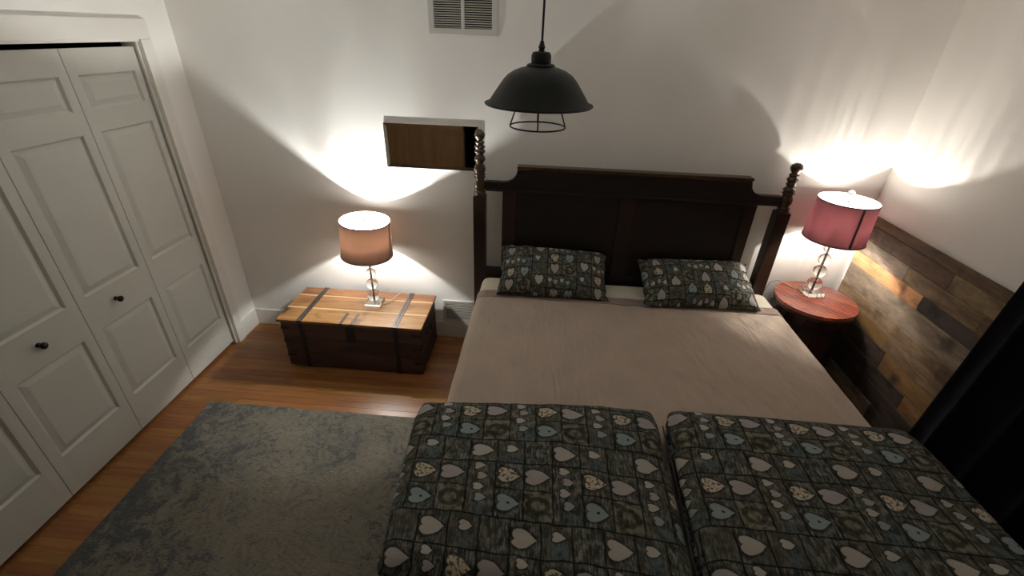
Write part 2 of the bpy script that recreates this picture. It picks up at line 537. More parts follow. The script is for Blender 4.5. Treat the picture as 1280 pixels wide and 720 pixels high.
struct(obj('ceiling', nbox(-0.1, W + 0.1, FRONT - 0.1, 0.1, CEIL, CEIL + 0.1), 'ceiling'), 'flat white bedroom ceiling')
struct(obj('wall_back', nbox(-0.1, W + 0.1, 0.0, 0.1, -0.1, CEIL + 0.1), 'wall'), 'off white painted wall behind the headboard')
struct(obj('wall_right', nbox(W, W + 0.1, FRONT - 0.1, 0.1, -0.1, CEIL + 0.1), 'wall'), 'off white painted wall above the wood wainscot')
bm = bmesh.new()
box(bm, -0.1, 0, YR + 0.004, 0.1, -0.1, CEIL + 0.1)
box(bm, -0.1, 0, YL - 0.004, YR + 0.004, HEAD, CEIL + 0.1)
box(bm, -0.1, 0, FRONT - 0.1, YL - 0.004, -0.1, CEIL + 0.1)
struct(obj('wall_left', bm, 'wall'), 'off white painted wall around the closet doors')
bm = bmesh.new()                                # the wall behind the camera with a dark doorway
DX0, DX1, DH = 1.15, 1.95, 2.04
box(bm, -0.1, DX0, FRONT - 0.1, FRONT, -0.1, CEIL + 0.1)
box(bm, DX1, W + 0.1, FRONT - 0.1, FRONT, -0.1, CEIL + 0.1)
box(bm, DX0, DX1, FRONT - 0.1, FRONT, DH, CEIL + 0.1)
struct(obj('wall_front', bm, 'wall'), 'off white painted wall with a doorway')
bm = bmesh.new()                                # hall beyond it, its unlit darkness painted into the walls
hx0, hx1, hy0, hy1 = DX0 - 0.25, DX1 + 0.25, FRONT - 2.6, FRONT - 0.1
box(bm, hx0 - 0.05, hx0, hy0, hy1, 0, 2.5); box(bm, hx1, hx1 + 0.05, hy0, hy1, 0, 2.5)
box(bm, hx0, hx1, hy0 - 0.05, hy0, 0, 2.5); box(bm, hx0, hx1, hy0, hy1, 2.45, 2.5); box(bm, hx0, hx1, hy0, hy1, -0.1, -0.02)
struct(obj('wall_hall', bm, 'hall'), 'hall walls beyond the doorway with unlit darkness painted on')
bm = bmesh.new()                                # closet interior, shade painted in, box added against light leaks
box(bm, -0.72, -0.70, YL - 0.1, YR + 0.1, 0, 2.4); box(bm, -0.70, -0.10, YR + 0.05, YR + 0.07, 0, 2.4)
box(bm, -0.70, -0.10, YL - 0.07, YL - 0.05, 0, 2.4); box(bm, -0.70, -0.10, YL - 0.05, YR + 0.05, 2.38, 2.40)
struct(obj('wall_closet', bm, 'painted_dark'), 'inside of the closet with its shade painted on')

# baseboards
def baseboard(name, rects, label):
    bm = bmesh.new()
    for r in rects: box(bm, *r, bevel=0.004, seg=2)
    return struct(obj(name, bm, 'trim'), label)
HB = 0.1415
baseboard('baseboard_back', [(0.0, W, -0.012, 0.0, 0.0, HB)], 'white baseboard along the headboard wall')
baseboard('baseboard_left', [(0.0, 0.012, YR + 0.079, -0.0122, 0.0, HB), (0, 0.012, FRONT, YL - 0.082, 0, HB)], 'white baseboard beside the closet casing')
baseboard('baseboard_front', [(0.013, DX0 - 0.09, FRONT, FRONT + 0.012, 0, HB), (DX1 + 0.09, W, FRONT, FRONT + 0.012, 0, HB)], 'white baseboard on the doorway wall')

# closet casing and jambs
bm = bmesh.new()
CT = 2.148
box(bm, 0.0, 0.018, YR + 0.002, YR + 0.078, 0.0, HEAD + 0.006, bevel=0.004)
box(bm, 0.0, 0.018, YL - 0.080, YL - 0.002, 0.0, HEAD + 0.006, bevel=0.004)
box(bm, 0.0, 0.018, YL - 0.080, YR + 0.078, HEAD + 0.006, CT, bevel=0.004)
struct(obj('trim_1', bm, 'trim'), 'flat white casing around the closet doors')
bm = bmesh.new()
box(bm, -0.105, 0.006, YR + 0.0005, YR + 0.008, 0.0, HEAD); box(bm, -0.105, 0.006, YL - 0.008, YL - 0.0005, 0.0, HEAD)
box(bm, -0.018, -0.006, YR - 0.010, YR + 0.0005, 0.0, HEAD, bevel=0.002)
box(bm, -0.105, 0.006, YL - 0.008, YR + 0.008, HEAD - 0.006, HEAD + 0.006)
struct(obj('trim_2', bm, 'trim'), 'white jamb lining the closet opening')
bm = bmesh.new()
for r in ((DX0 - 0.08, DX0, FRONT, FRONT + 0.016, 0, DH), (DX1, DX1 + 0.08, FRONT, FRONT + 0.016, 0, DH), (DX0 - 0.08, DX1 + 0.08, FRONT, FRONT + 0.016, DH, DH + 0.08)):
    box(bm, *r, bevel=0.003)
struct(obj('trim_3', bm, 'door_brown'), 'brown casing around the dark doorway')

bm = bmesh.new()
box(bm, DX0, DX0 + 0.012, FRONT - 0.1, FRONT + 0.002, 0, DH); box(bm, DX1 - 0.012, DX1, FRONT - 0.1, FRONT + 0.002, 0, DH); box(bm, DX0, DX1, FRONT - 0.1, FRONT + 0.002, DH - 0.012, DH)
struct(obj('trim_5', bm, 'hall'), 'doorway jamb boards painted with the hall darkness')  # boards added in the hall's painted darkness to cover the lit jamb

# closet bifold leaves
DZ0, DZ1, DXF, DXB = 0.019, 2.015, -0.03, -0.064
PANELS = ((0.245, 0.705), (0.902, 1.636), (1.742, 1.90))
ST = 0.050
def closet_leaf(n, ya, yb, knob_y, label):
    """leaf between ya (toward the corner) and yb"""
    ya -= 0.0015; yb += 0.0015
    bm = bmesh.new()
    box(bm, DXB, DXF, ya - ST, ya, DZ0, DZ1, bevel=0.0015); box(bm, DXB, DXF, yb, yb + ST, DZ0, DZ1, bevel=0.0015)
    zs = [DZ0] + [z for p in PANELS for z in p] + [DZ1]
    for i in range(0, len(zs), 2): box(bm, DXB, DXF, yb + ST - 0.001, ya - ST + 0.001, zs[i], zs[i + 1])
    d = struct(obj('door_%d' % n, bm, 'door'), label)
    for z0, z1 in PANELS:
        p0, p1 = yb + ST, ya - ST
        pm = bmesh.new()
        def ring(ins, x): return [pm.verts.new((x, yy, zz)) for yy, zz in ((p0 + ins, z0 + ins), (p1 - ins, z0 + ins), (p1 - ins, z1 - ins), (p0 + ins, z1 - ins))]
        R = [ring(0.0, DXF - 0.0005), ring(0.009, DXF - 0.012), ring(0.013, DXF - 0.012), ring(0.040, DXF - 0.004), ring(0.042, DXF - 0.0035)]
        for A, B in zip(R, R[1:]):
            for i in range(4): pm.faces.new((A[i], A[(i + 1) % 4], B[(i + 1) % 4], B[i]))
        pm.faces.new(R[-1])
        B0 = ring(0.0, DXB + 0.006); pm.faces.new(B0[::-1])
        for i in range(4): pm.faces.new((B0[i], B0[(i + 1) % 4], R[0][(i + 1) % 4], R[0][i]))
        obj('panel', pm, 'door', d)
    if knob_y is not None:
        km = bmesh.new()
        lathe(km, [(0, 0), (0.012, 0.0), (0.012, 0.003), (0.006, 0.006), (0.006, 0.016), (0.013, 0.021), (0.017, 0.028), (0.016, 0.035), (0.009, 0.040), (0, 0.041)], 20)
        k = obj('knob', km, 'bronze', d, True)
        k.rotation_euler = (0, PI / 2, 0); k.location = (DXF, knob_y, 0.815)
        k['label'] = 'dark bronze round knob'
labels = ('white raised panel closet leaf nearest the corner without a knob', 'white raised panel closet leaf with the knob nearer the bed',
          'white raised panel closet leaf with the knob farther from the corner', 'white raised panel closet leaf at the photo edge without a knob')
for i in range(4):
    closet_leaf(i + 1, YR - i * LW, YR - (i + 1) * LW, {1: -0.985, 2: -1.413}.get(i), labels[i])
# brown door folded back against the wall behind the camera, seen in the mirror
bm = bmesh.new(); box(bm, 0.03, 1.147, FRONT + 0.02, FRONT + 0.055, 0.012, 2.03, bevel=0.003)
d5 = struct(obj('door_5', bm, 'door_brown'), 'brown wooden door standing open against the wall')
km = bmesh.new(); lathe(km, [(0, 0), (0.025, 0), (0.025, 0.004), (0.01, 0.008), (0.01, 0.03), (0.026, 0.04), (0.026, 0.055), (0, 0.062)], 20)
k = obj('knob', km, 'bronze', d5, True); k.rotation_euler = (-PI / 2, 0, 0); k.location = (0.10, FRONT + 0.055, 1.10)

# reclaimed wood wainscot on the right wall, every board its own piece
PT = 0.020
wn = struct(obj('trim_4', nbox(W - 0.006, W - 0.0005, FRONT + 0.002, -0.028, 0.0, 1.205), 'painted_dark'), 'reclaimed wood plank wainscot on the wall beside the bed')
rows = [(1.214, 1.156, [(-0.03, -1.45, 'pk_brown'), (-1.45, -2.5, 'pk_tan'), (-2.5, -3.44, 'pk_brown')]),
        (1.156, 1.062, [(-0.03, -0.755, 'pk_brown'), (-0.755, -1.3, 'pk_tan'), (-1.3, -2.4, 'pk_dark'), (-2.4, -3.44, 'pk_tan')]),
        (1.062, 0.966, [(-0.03, -0.485, 'pk_grey'), (-0.485, -1.0, 'pk_tan'), (-1.0, -2.1, 'pk_brown'), (-2.1, -3.44, 'pk_grey')]),
        (0.966, 0.878, [(-0.03, -0.655, 'pk_orange'), (-0.655, -1.2, 'pk_dark'), (-1.2, -2.0, 'pk_tan'), (-2.0, -3.44, 'pk_brown')]),
        (0.878, 0.738, [(-0.03, -1.25, 'pk_grey'), (-1.25, -2.2, 'pk_brown'), (-2.2, -3.44, 'pk_grey')]),
        (0.738, 0.642, [(-0.03, -0.95, 'pk_tan'), (-0.95, -2.3, 'pk_brown'), (-2.3, -3.44, 'pk_tan')]),
        (0.642, 0.553, [(-0.03, -0.58, 'pk_gold'), (-0.58, -1.35, 'pk_tan'), (-1.35, -3.44, 'pk_dark')]),
        (0.553, 0.435, [(-0.03, -0.615, 'pk_dark'), (-0.615, -1.30, 'pk_gold'), (-1.30, -3.44, 'pk_brown')]),
        (0.435, 0.335, [(-0.03, -0.86, 'pk_dark'), (-0.86, -1.7, 'pk_gold'), (-1.7, -3.44, 'pk_tan')]),
        (0.335, 0.225, [(-0.03, -1.1, 'pk_dark'), (-1.1, -2.2, 'pk_brown'), (-2.2, -3.44, 'pk_grey')]),
        (0.225, 0.110, [(-0.03, -0.7, 'pk_grey'), (-0.7, -1.9, 'pk_dark'), (-1.9, -3.44, 'pk_brown')]),
        (0.110, 0.002, [(-0.03, -1.3, 'pk_brown'), (-1.3, -2.4, 'pk_tan'), (-2.4, -3.44, 'pk_dark')])]
rr = random.Random(11)
for z1, z0, bs in rows:
    for ya, yb, mt in bs:
        t_ = PT + rr.uniform(-0.003, 0.003)
        bm = bmesh.new(); box(bm, W - t_, W - 0.006, yb + 0.001, ya - 0.001, z0 + 0.0012, z1 - 0.0012, bevel=0.0016, seg=1)
        obj('plank', bm, mt, wn)


# ------------------------------------------------------------------ vents
def vent(name, label, x0, x1, z0, z1, fw, cols, nsl, bar, tilt, group=None):
    t = thing(name, label, 'vent', ((x0 + x1) / 2, 0, z0))
    cx = (x0 + x1) / 2
    w2, h = (x1 - x0) / 2, z1 - z0
    bm = bmesh.new()
    D = 0.012
    box(bm, -w2, w2, -D, 0, 0, fw, bevel=0.003); box(bm, -w2, w2, -D, 0, h - fw, h, bevel=0.003)
    box(bm, -w2, -w2 + fw, -D, 0, fw - 0.004, h - fw + 0.004, bevel=0.003); box(bm, w2 - fw, w2, -D, 0, fw - 0.004, h - fw + 0.004, bevel=0.003)
    obj('frame', bm, 'vent_white', t)
    bm = bmesh.new(); box(bm, -w2 + fw * 0.8, w2 - fw * 0.8, -0.0012, -0.0002, fw * 0.8, h - fw * 0.8); obj('backing', bm, 'painted_dark', t)
    inner = 2 * (w2 - fw)
    cw = (inner - (cols - 1) * bar) / cols
    for c in range(1, cols):
        bx = -w2 + fw + c * cw + (c - 1) * bar
        bm = bmesh.new(); box(bm, bx, bx + bar, -D + 0.0005, -0.001, fw - 0.002, h - fw + 0.002, bevel=0.002); obj('divider', bm, 'vent_white', t)
    pitch = (h - 2 * fw) / nsl
    sm = bmesh.new(); box(sm, 0, cw, -0.0045, 0.0045, -0.0008, 0.0008)
    sme = bpy.data.meshes.new('slat'); bmesh.ops.recalc_face_normals(sm, faces=sm.faces[:]); sm.to_mesh(sme); sm.free(); sme.materials.append(M['vent_slat'])
    for c in range(cols):
        bx = -w2 + fw + c * (cw + bar)
        for i in range(nsl):
            s = mobj('slat', sme, None, t); s.location = (bx, -0.0062, fw + pitch * (i + 0.5)); s.rotation_euler = (tilt, 0, 0)
            s.scale = (1, pitch / 0.0125, 1)
    return t
vent('return_air_vent', 'white louvred return air vent high on the wall above the mirror', 1.554, 1.952, 2.1213, 2.372, 0.034, 2, 16, 0.019, math.radians(35))
vent('floor_level_vent', 'small white louvred vent above the baseboard between chest and bed', 1.553, 1.83, 0.1425, 0.340, 0.022, 1, 10, 0.01, math.radians(28))

# ------------------------------------------------------------------ mirror
mx0, mx1, mz0, mz1 = 1.230, 1.836, 1.348, 1.626
mt = thing('wall_mirror', 'small frameless rectangular mirror on the wall left of the headboard post', 'mirror', ((mx0 + mx1) / 2, 0, mz0))
w2, h = (mx1 - mx0) / 2, mz1 - mz0
bm = bmesh.new(); box(bm, -w2, w2, -0.010, -0.001, 0, h); obj('backing_board', bm, 'trim', mt)
bm = bmesh.new()
def rg(ins, y): return [bm.verts.new((a, y, b)) for a, b in ((-w2 + ins, ins), (w2 - ins, ins), (w2 - ins, h - ins), (-w2 + ins, h - ins))]
R = [rg(0, -0.010), rg(0, -0.0125), rg(0.022, -0.0145)]
for A, B in zip(R, R[1:]):
    for i in range(4): bm.faces.new((A[i], A[(i + 1) % 4], B[(i + 1) % 4], B[i]))
bm.faces.new(R[-1]); bm.faces.new(R[0][::-1])
obj('glass', bm, 'mirror', mt)

# ------------------------------------------------------------------ rug
RX0, RX1, RY0, RY1 = 0.20, 2.16, -2.85, -0.90
def rugf(s, t):
    x = RX0 + (RX1 - RX0) * s + 0.025 * (1 - t) * (1 - s); y = RY0 + (RY1 - RY0) * t
    e = min(s * (RX1 - RX0), (1 - s) * (RX1 - RX0), t * (RY1 - RY0), (1 - t) * (RY1 - RY0))
    x += 0.004 * nz(y * 5, 3) * (1 if s < 0.02 else 0); y += 0.004 * nz(x * 5, 9) * (1 if t > 0.98 else 0)
    zt = 0.011 + 0.0016 * nz(x * 60, y * 60) + 0.001 * nz(x * 150, y * 150, 4)
    return (x, y, zt * min(1.0, (e / 0.012) ** 0.5) if e > 1e-6 else 0.0)
rug = mobj('area_rug', grid_mesh('area_rug', 260, 260, rugf), 'rug', None, 'all')
tag(rug, 'distressed grey and blue area rug on the floor beside the bed', 'rug')

# ------------------------------------------------------------------ storage chest
cx, cyb, cyf, ch = 1.016, -0.062, -0.496, 0.405
chest = thing('storage_chest', 'wooden trunk with light plank lid and iron straps under the lamp', 'chest', (cx, -0.28, 0))
X0, X1, YB, YF = 0.534 - cx, 1.503 - cx, cyb + 0.28, cyf + 0.28
seams = [0.012, 0.147, 0.268, 0.385]
for a, b in zip(seams, seams[1:]):
    for (x0, x1, y0, y1) in ((X0, X1, YF, YF + 0.018), (X0, X1, YB - 0.018, YB), (X0, X0 + 0.018, YF + 0.0185, YB - 0.0185), (X1 - 0.018, X1, YF + 0.0185, YB - 0.0185)):
        bm = bmesh.new(); box(bm, x0, x1, y0, y1, a + 0.001, b - 0.001, bevel=0.002, seg=1); obj('plank', bm, 'chest_wood', chest)
bm = bmesh.new(); box(bm, X0 + 0.019, X1 - 0.019, YF + 0.019, YB - 0.019, 0.012, 0.03); obj('bottom_board', bm, 'chest_wood', chest)
for sx in (X0 + 0.05, X1 - 0.05):
    bm = bmesh.new(); box(bm, sx - 0.03, sx + 0.03, YF + 0.02, YB - 0.02, 0.0, 0.0118); obj('foot_batten', bm, 'chest_wood', chest)
LX0, LX1, LYF, LYB = 0.513 - cx, 1.517 - cx, -0.507 + 0.28, -0.052 + 0.28
ls = [LYF, -0.326 + 0.28, -0.155 + 0.28, LYB]
for i, (a, b) in enumerate(zip(ls, ls[1:])):
    bm = bmesh.new(); box(bm, LX0, LX1, a + 0.0008, b - (0.016 if i < 2 else 0.0008), 0.385, ch, bevel=0.0025, seg=2)
    obj('lid_plank', bm, 'lid_wood', chest)
    if i < 2:
        bm = bmesh.new(); box(bm, LX0 + 0.001, LX1 - 0.001, b - 0.0155, b - 0.0004, 0.385, ch - 0.0006, bevel=0.001, seg=1)
        s = obj('sapwood_strip', bm, 'lid_edge', chest); s['label'] = 'pale sapwood strip'
for xs in (0.674 - cx, 1.333 - cx):                                     # iron straps over lid and front
    bm = bmesh.new()
    w_ = 0.014
    for dx in (-w_ * 0.72, w_ * 0.72):
        box(bm, xs + dx - w_ * 0.6, xs + dx + w_ * 0.6, LYF - 0.003, LYB + 0.002, ch - 0.001, ch + 0.003, bevel=0.0012, seg=2)
    box(bm, xs - w_ * 1.3, xs + w_ * 1.3, LYF - 0.0035, LYF + 0.001, 0.382, ch + 0.003, bevel=0.001)
    st = obj('strap', bm, 'iron', chest)
    bm = bmesh.new(); box(bm, xs - w_ * 1.1, xs + w_ * 1.1, YF - 0.004, YF + 0.001, 0.008, 0.384, bevel=0.001); obj('front_strap', bm, 'iron_dark', chest)
    for zz in (0.05, 0.18, 0.32):
        bm = bmesh.new(); lathe(bm, [(0, 0.004), (0.003, 0.003), (0.0045, 0)], 10)
        rv = obj('rivet', bm, 'iron_dark', chest, True); rv.rotation_euler = (PI / 2, 0, 0); rv.location = (xs, YF - 0.004, zz)
for xs in (0.965 - cx, 1.039 - cx):                                     # hasp hinges on the lid
    bm = bmesh.new(); box(bm, xs - 0.010, xs + 0.010, LYF - 0.003, -0.375 + 0.28, ch - 0.001, ch + 0.003, bevel=0.001)
    box(bm, xs - 0.010, xs + 0.010, LYF - 0.0035, LYF + 0.001, 0.383, ch + 0.003, bevel=0.001); obj('hasp_strap', bm, 'iron', chest)
bm = bmesh.new()
box(bm, 0.985 - cx, 1.050 - cx, YF - 0.010, YF - 0.001, 0.245, 0.388, bevel=0.004); box(bm, 0.995 - cx, 1.040 - cx, YF - 0.018, YF - 0.008, 0.255, 0.30, bevel=0.004)
obj('hasp', bm, 'iron_dark', chest)
for sx, dx in ((X0, 1), (X1, -1)):                                      # corner straps
    for zz in (0.335, 0.225, 0.105):
        bm = bmesh.new()
        xa, xb = sorted((sx - dx * 0.003, sx + dx * 0.06))
        box(bm, xa, xb, YF - 0.003, YF + 0.001, zz - 0.011, zz + 0.011, bevel=0.001)
        xa, xb = sorted((sx - dx * 0.003, sx + dx * 0.001))
        box(bm, xa, xb, YF - 0.003, YF + 0.06, zz - 0.011, zz + 0.011, bevel=0.001)
        obj('corner_strap', bm, 'iron_dark', chest)
for sx, dx in ((X0, -1), (X1, 1)):                                      # drop handles
    bm = bmesh.new()
    tube(bm, [(sx + dx * (0.004 + 0.014 * math.sin(PI * i / 14)), -0.001 - 0.05 * math.cos(PI * i / 14), 0.27 - 0.055 * math.sin(PI * i / 14)) for i in range(15)], 0.005, 8)
    xa, xb = sorted((sx, sx + dx * 0.004)); box(bm, xa, xb, -0.075, 0.073, 0.255, 0.285, bevel=0.001)
    obj('handle', bm, 'iron_dark', chest, True)


# ------------------------------------------------------------------ crystal lamps
def table_lamp(loc, rz, tilt, tilt_dir, shade_m, trim_m, label, power, color, streak, finial, bx=0.0, seam_az=0.0, down=1.0):
    t = thing('table_lamp', label, 'lamp', loc, rz)
    bm = bmesh.new(); box(bm, -0.056, 0.056, -0.056, 0.056, 0.001, 0.032, bevel=0.003, seg=2); obj('base', bm, 'crystal', t)
    z = 0.032
    for r, ns in ((0.0445, 0), (0.0405, 0), (0.037, 0), (0.032, 0)):
        bm = bmesh.new(); bmesh.ops.create_uvsphere(bm, u_segments=32, v_segments=20, radius=r)
        s = obj('crystal_ball', bm, 'crystal', t, 'all'); s.location = (0, 0, z + r + 0.004)
        bm = bmesh.new(); lathe(bm, [(0, z + 0.0002), (0.010, z + 0.0002), (0.010, z + 0.0058), (0, z + 0.0058)], 16); obj('spacer', bm, 'chrome', t, True)
        z += 2 * r + 0.006
    bm = bmesh.new(); tube(bm, [(0, 0, 0.03), (0, 0, z + 0.03)], 0.0045, 10); obj('rod', bm, 'rod', t, True)
    BZ = 0.52
    bm = bmesh.new(); lathe(bm, [(0, z), (0.012, z), (0.012, z + 0.015), (0.019, z + 0.025), (0.019, BZ - 0.035), (0.014, BZ - 0.03), (0, BZ - 0.03)], 20); obj('socket', bm, 'chrome', t, True)
    bm = bmesh.new(); lathe(bm, [(0, BZ - 0.030), (0.013, BZ - 0.03), (0.016, BZ - 0.020), (0.026, BZ - 0.004), (0.029, BZ + 0.010), (0.024, BZ + 0.027), (0.012, BZ + 0.036), (0, BZ + 0.038)], 20)
    obj('bulb', bm, 'bulb', t, 'all')
    # harp, spider, finial
    S0, S1, R0, R1 = 0.395, 0.645, 0.170, 0.160
    head = bpy.data.objects.new('lamp_shade', None)
    # shade: thin linen drum, lining inside, rolled trims, overlap seam
    n = 64
    bm = bmesh.new(); lathe(bm, [(R0, S0), (R1, S1), (R1 - 0.0015, S1), (R0 - 0.0015, S0)], n, closed=True)
    sh = obj('shade', bm, shade_m, t, True)
    sh.data.materials.append(M['lining'])                                # white inside, linen outside
    for pf in sh.data.polygons:
        c_, n_ = pf.center, pf.normal
        if c_.x * n_.x + c_.y * n_.y < -0.02 or abs(n_.z) > 0.9: pf.material_index = 1
    if tilt:
        piv = Matrix.Translation((0, 0, S0 + 0.1)) @ Matrix.Rotation(tilt, 4, Vector(tilt_dir)) @ Matrix.Translation((0, 0, -S0 - 0.1))
        sh.matrix_local = piv
    for zz, r_ in ((S0, R0), (S1, R1)):
        bm = bmesh.new()
        prof = [(r_ + 0.0012 + 0.0022 * math.cos(a), zz + (0.0035 if zz == S0 else -0.0035) + 0.0045 * math.sin(a)) for a in [2 * PI * i / 10 for i in range(10)]]
        lathe(bm, prof, n, closed=True); obj('trim', bm, trim_m, sh, True)
    bm = bmesh.new()
    a0 = seam_az
    vs = []
    for i in range(4):
        a = a0 + i * 0.030
        vs.append([bm.verts.new(((R0 + o_) * math.cos(a), (R0 + o_) * math.sin(a), S0 + 0.004)) for o_ in (0.0004, 0.0014)] + [bm.verts.new(((R1 + o_) * math.cos(a), (R1 + o_) * math.sin(a), S1 - 0.004)) for o_ in (0.0014, 0.0004)])
    for A, B in zip(vs, vs[1:]):
        for i in range(4): bm.faces.new((A[i], A[(i + 1) % 4], B[(i + 1) % 4], B[i]))
    bm.faces.new(vs[0]); bm.faces.new(vs[-1][::-1])
    s = obj('seam', bm, trim_m, sh); s['label'] = 'dark overlap seam'
    bm = bmesh.new()
    ZS = S1 - 0.012
    for i in range(3):
        a = a0 + 0.6 + i * 2 * PI / 3
        tube(bm, [(0.012 * math.cos(a), 0.012 * math.sin(a), ZS), ((R1 - 0.002) * math.cos(a), (R1 - 0.002) * math.sin(a), ZS + 0.006)], 0.0018, 6)
    tube(bm, [(0.012 * math.cos(2 * PI * i / 12), 0.012 * math.sin(2 * PI * i / 12), ZS) for i in range(12)], 0.003, 6, closed=True)
    obj('spider', bm, 'chrome', sh, True)
    bm = bmesh.new()
    hp = []
    for i in range(25):
        a = PI * i / 24
        hp.append((-0.045 * math.cos(a) * (1.0 if 0.15 < i / 24 < 0.85 else 0.8), 0, BZ - 0.055 + (ZS - BZ + 0.055) * min(1, math.sin(a) ** 0.45 if math.sin(a) > 0 else 0)))
    tube(bm, hp, 0.0016, 6); obj('harp', bm, 'chrome', t, True)
    bm = bmesh.new()
    if finial:
        lathe(bm, [(0, ZS - 0.004), (0.006, ZS - 0.004), (0.006, ZS + 0.010), (0.004, ZS + 0.034), (0, ZS + 0.034)], 14); obj('finial_stem', bm, 'rod', sh, True)
        bm = bmesh.new(); bmesh.ops.create_uvsphere(bm, u_segments=24, v_segments=14, radius=0.018)
        f = obj('finial', bm, 'crystal', sh, 'all'); f.location = (0, 0, ZS + 0.052)
    else:
        lathe(bm, [(0, ZS - 0.004), (0.006, ZS - 0.004), (0.006, ZS + 0.008), (0.010, ZS + 0.014), (0.006, ZS + 0.022), (0, ZS + 0.024)], 14); obj('finial', bm, 'black', sh, True)
    # the bulb's light; noise over direction puts faint rays into its strength
    ld = bpy.data.lights.new('bulb_light', 'POINT'); ld.energy = power; ld.color = color; ld.shadow_soft_size = 0.012
    lo = bpy.data.objects.new('bulb_light', ld); COL.objects.link(lo); lo.parent = t; lo.location = (bx, 0, BZ)
    if True:
        ld.use_nodes = True
        nt = ld.node_tree
        em = nt.nodes['Emission']
        tc = nt.nodes.new('ShaderNodeTexCoord')
        mp = nt.nodes.new('ShaderNodeSeparateXYZ'); nt.links.new(tc.outputs['Normal'], mp.inputs[0])
        at = nt.nodes.new('ShaderNodeMath'); at.operation = 'ARCTAN2'; nt.links.new(mp.outputs[1], at.inputs[0]); nt.links.new(mp.outputs[0], at.inputs[1])
        el = nt.nodes.new('ShaderNodeMath'); el.operation = 'MULTIPLY'; el.inputs[1].default_value = 1.2; nt.links.new(mp.outputs[2], el.inputs[0])
        cb = nt.nodes.new('ShaderNodeCombineXYZ'); nt.links.new(at.outputs[0], cb.inputs[0]); nt.links.new(el.outputs[0], cb.inputs[1])
        no = nt.nodes.new('ShaderNodeTexNoise'); no.inputs['Scale'].default_value = 7.0; no.inputs['Detail'].default_value = 3.5; no.inputs['Roughness'].default_value = 0.6
        sc_ = nt.nodes.new('ShaderNodeVectorMath'); sc_.operation = 'MULTIPLY'; sc_.inputs[1].default_value = (1.0, 0.12, 1)
        nt.links.new(cb.outputs[0], sc_.inputs[0]); nt.links.new(sc_.outputs[0], no.inputs['Vector'])
        mr = nt.nodes.new('ShaderNodeMapRange'); mr.inputs[1].default_value = 0.25; mr.inputs[2].default_value = 0.75
        mr.inputs[3].default_value = 1.0 - streak; mr.inputs[4].default_value = 1.0 + streak
        nt.links.new(no.outputs[0], mr.inputs[0])
        # strength shaped by elevation to even the room: strongest sideways, weaker up and down
        tip = nt.nodes.new('ShaderNodeValToRGB')
        e = tip.color_ramp.elements
        stops = [(0.0, 0.22 * down), (0.20, 0.26 * down), (0.32, 0.50 * down), (0.45, 1.0), (0.74, 0.90), (0.82, 0.55), (0.90, 0.36), (0.95, 0.40), (1.0, 0.45)]
        while len(e) < len(stops): e.new(0.5)
        for q, (p_, v_) in enumerate(stops): e[q].position = p_; e[q].color = (v_, v_, v_, 1)
        h1 = nt.nodes.new('ShaderNodeMath'); h1.operation = 'MULTIPLY_ADD'; h1.inputs[1].default_value = 0.5; h1.inputs[2].default_value = 0.5
        nt.links.new(mp.outputs[2], h1.inputs[0]); nt.links.new(h1.outputs[0], tip.inputs[0])
        mr.inputs[3].default_value *= 1.8; mr.inputs[4].default_value *= 1.8
        ml = nt.nodes.new('ShaderNodeMath'); ml.operation = 'MULTIPLY'; nt.links.new(tip.outputs[0], ml.inputs[0]); nt.links.new(mr.outputs[0], ml.inputs[1])
        nt.links.new(ml.outputs[0], em.inputs['Strength'])
    return t

LZ1 = 0.405
l1 = table_lamp((1.108, -0.232, LZ1), 0.0, math.radians(3.5), (0, 1, 0), 'shade_tan', 'shade_trim_tan', 'crystal ball table lamp with tan drum shade standing on the wooden chest',
                LAMP_POWER, LAMP_COLOR, 0.0, False, 0.0, math.radians(-6), 0.85)
TZ = 0.70
l2 = table_lamp((4.075, -0.205, TZ), 0.12, 0.0, (0, 1, 0), 'shade_pink', 'shade_trim_pink', 'crystal ball table lamp with mauve pink shade on the round side table',
                LAMP2_POWER, LAMP2_COLOR, 0.7, True, 0.0, math.radians(-99), 1.9)
bm = bmesh.new()
tube(bm, [(1.169, -0.235, LZ1 + 0.006), (1.19, -0.225, LZ1 + 0.004), (1.215, -0.19, LZ1 + 0.004), (1.225, -0.13, LZ1 + 0.004), (1.245, -0.075, LZ1 + 0.004), (1.25, -0.045, LZ1 + 0.002), (1.255, -0.038, LZ1 - 0.05), (1.26, -0.036, 0.2), (1.262, -0.034, 0.004)], 0.003, 8)
tag(obj('lamp_cord', bm, 'cord', None, True), 'thin clear cord from the lamp on the chest running off its back edge', 'cord')
bm = bmesh.new()
tube(bm, [(4.000, -0.150, TZ + 0.005), (3.97, -0.09, TZ + 0.004), (3.93, -0.045, TZ + 0.005), (3.895, -0.028, TZ - 0.02), (3.875, -0.022, 0.58), (3.87, -0.022, 0.3), (3.87, -0.022, 0.004)], 0.003, 8)
tag(obj('lamp_cord', bm, 'cord', None, True), 'thin cord hanging at the wall between the bedpost and round table', 'cord')


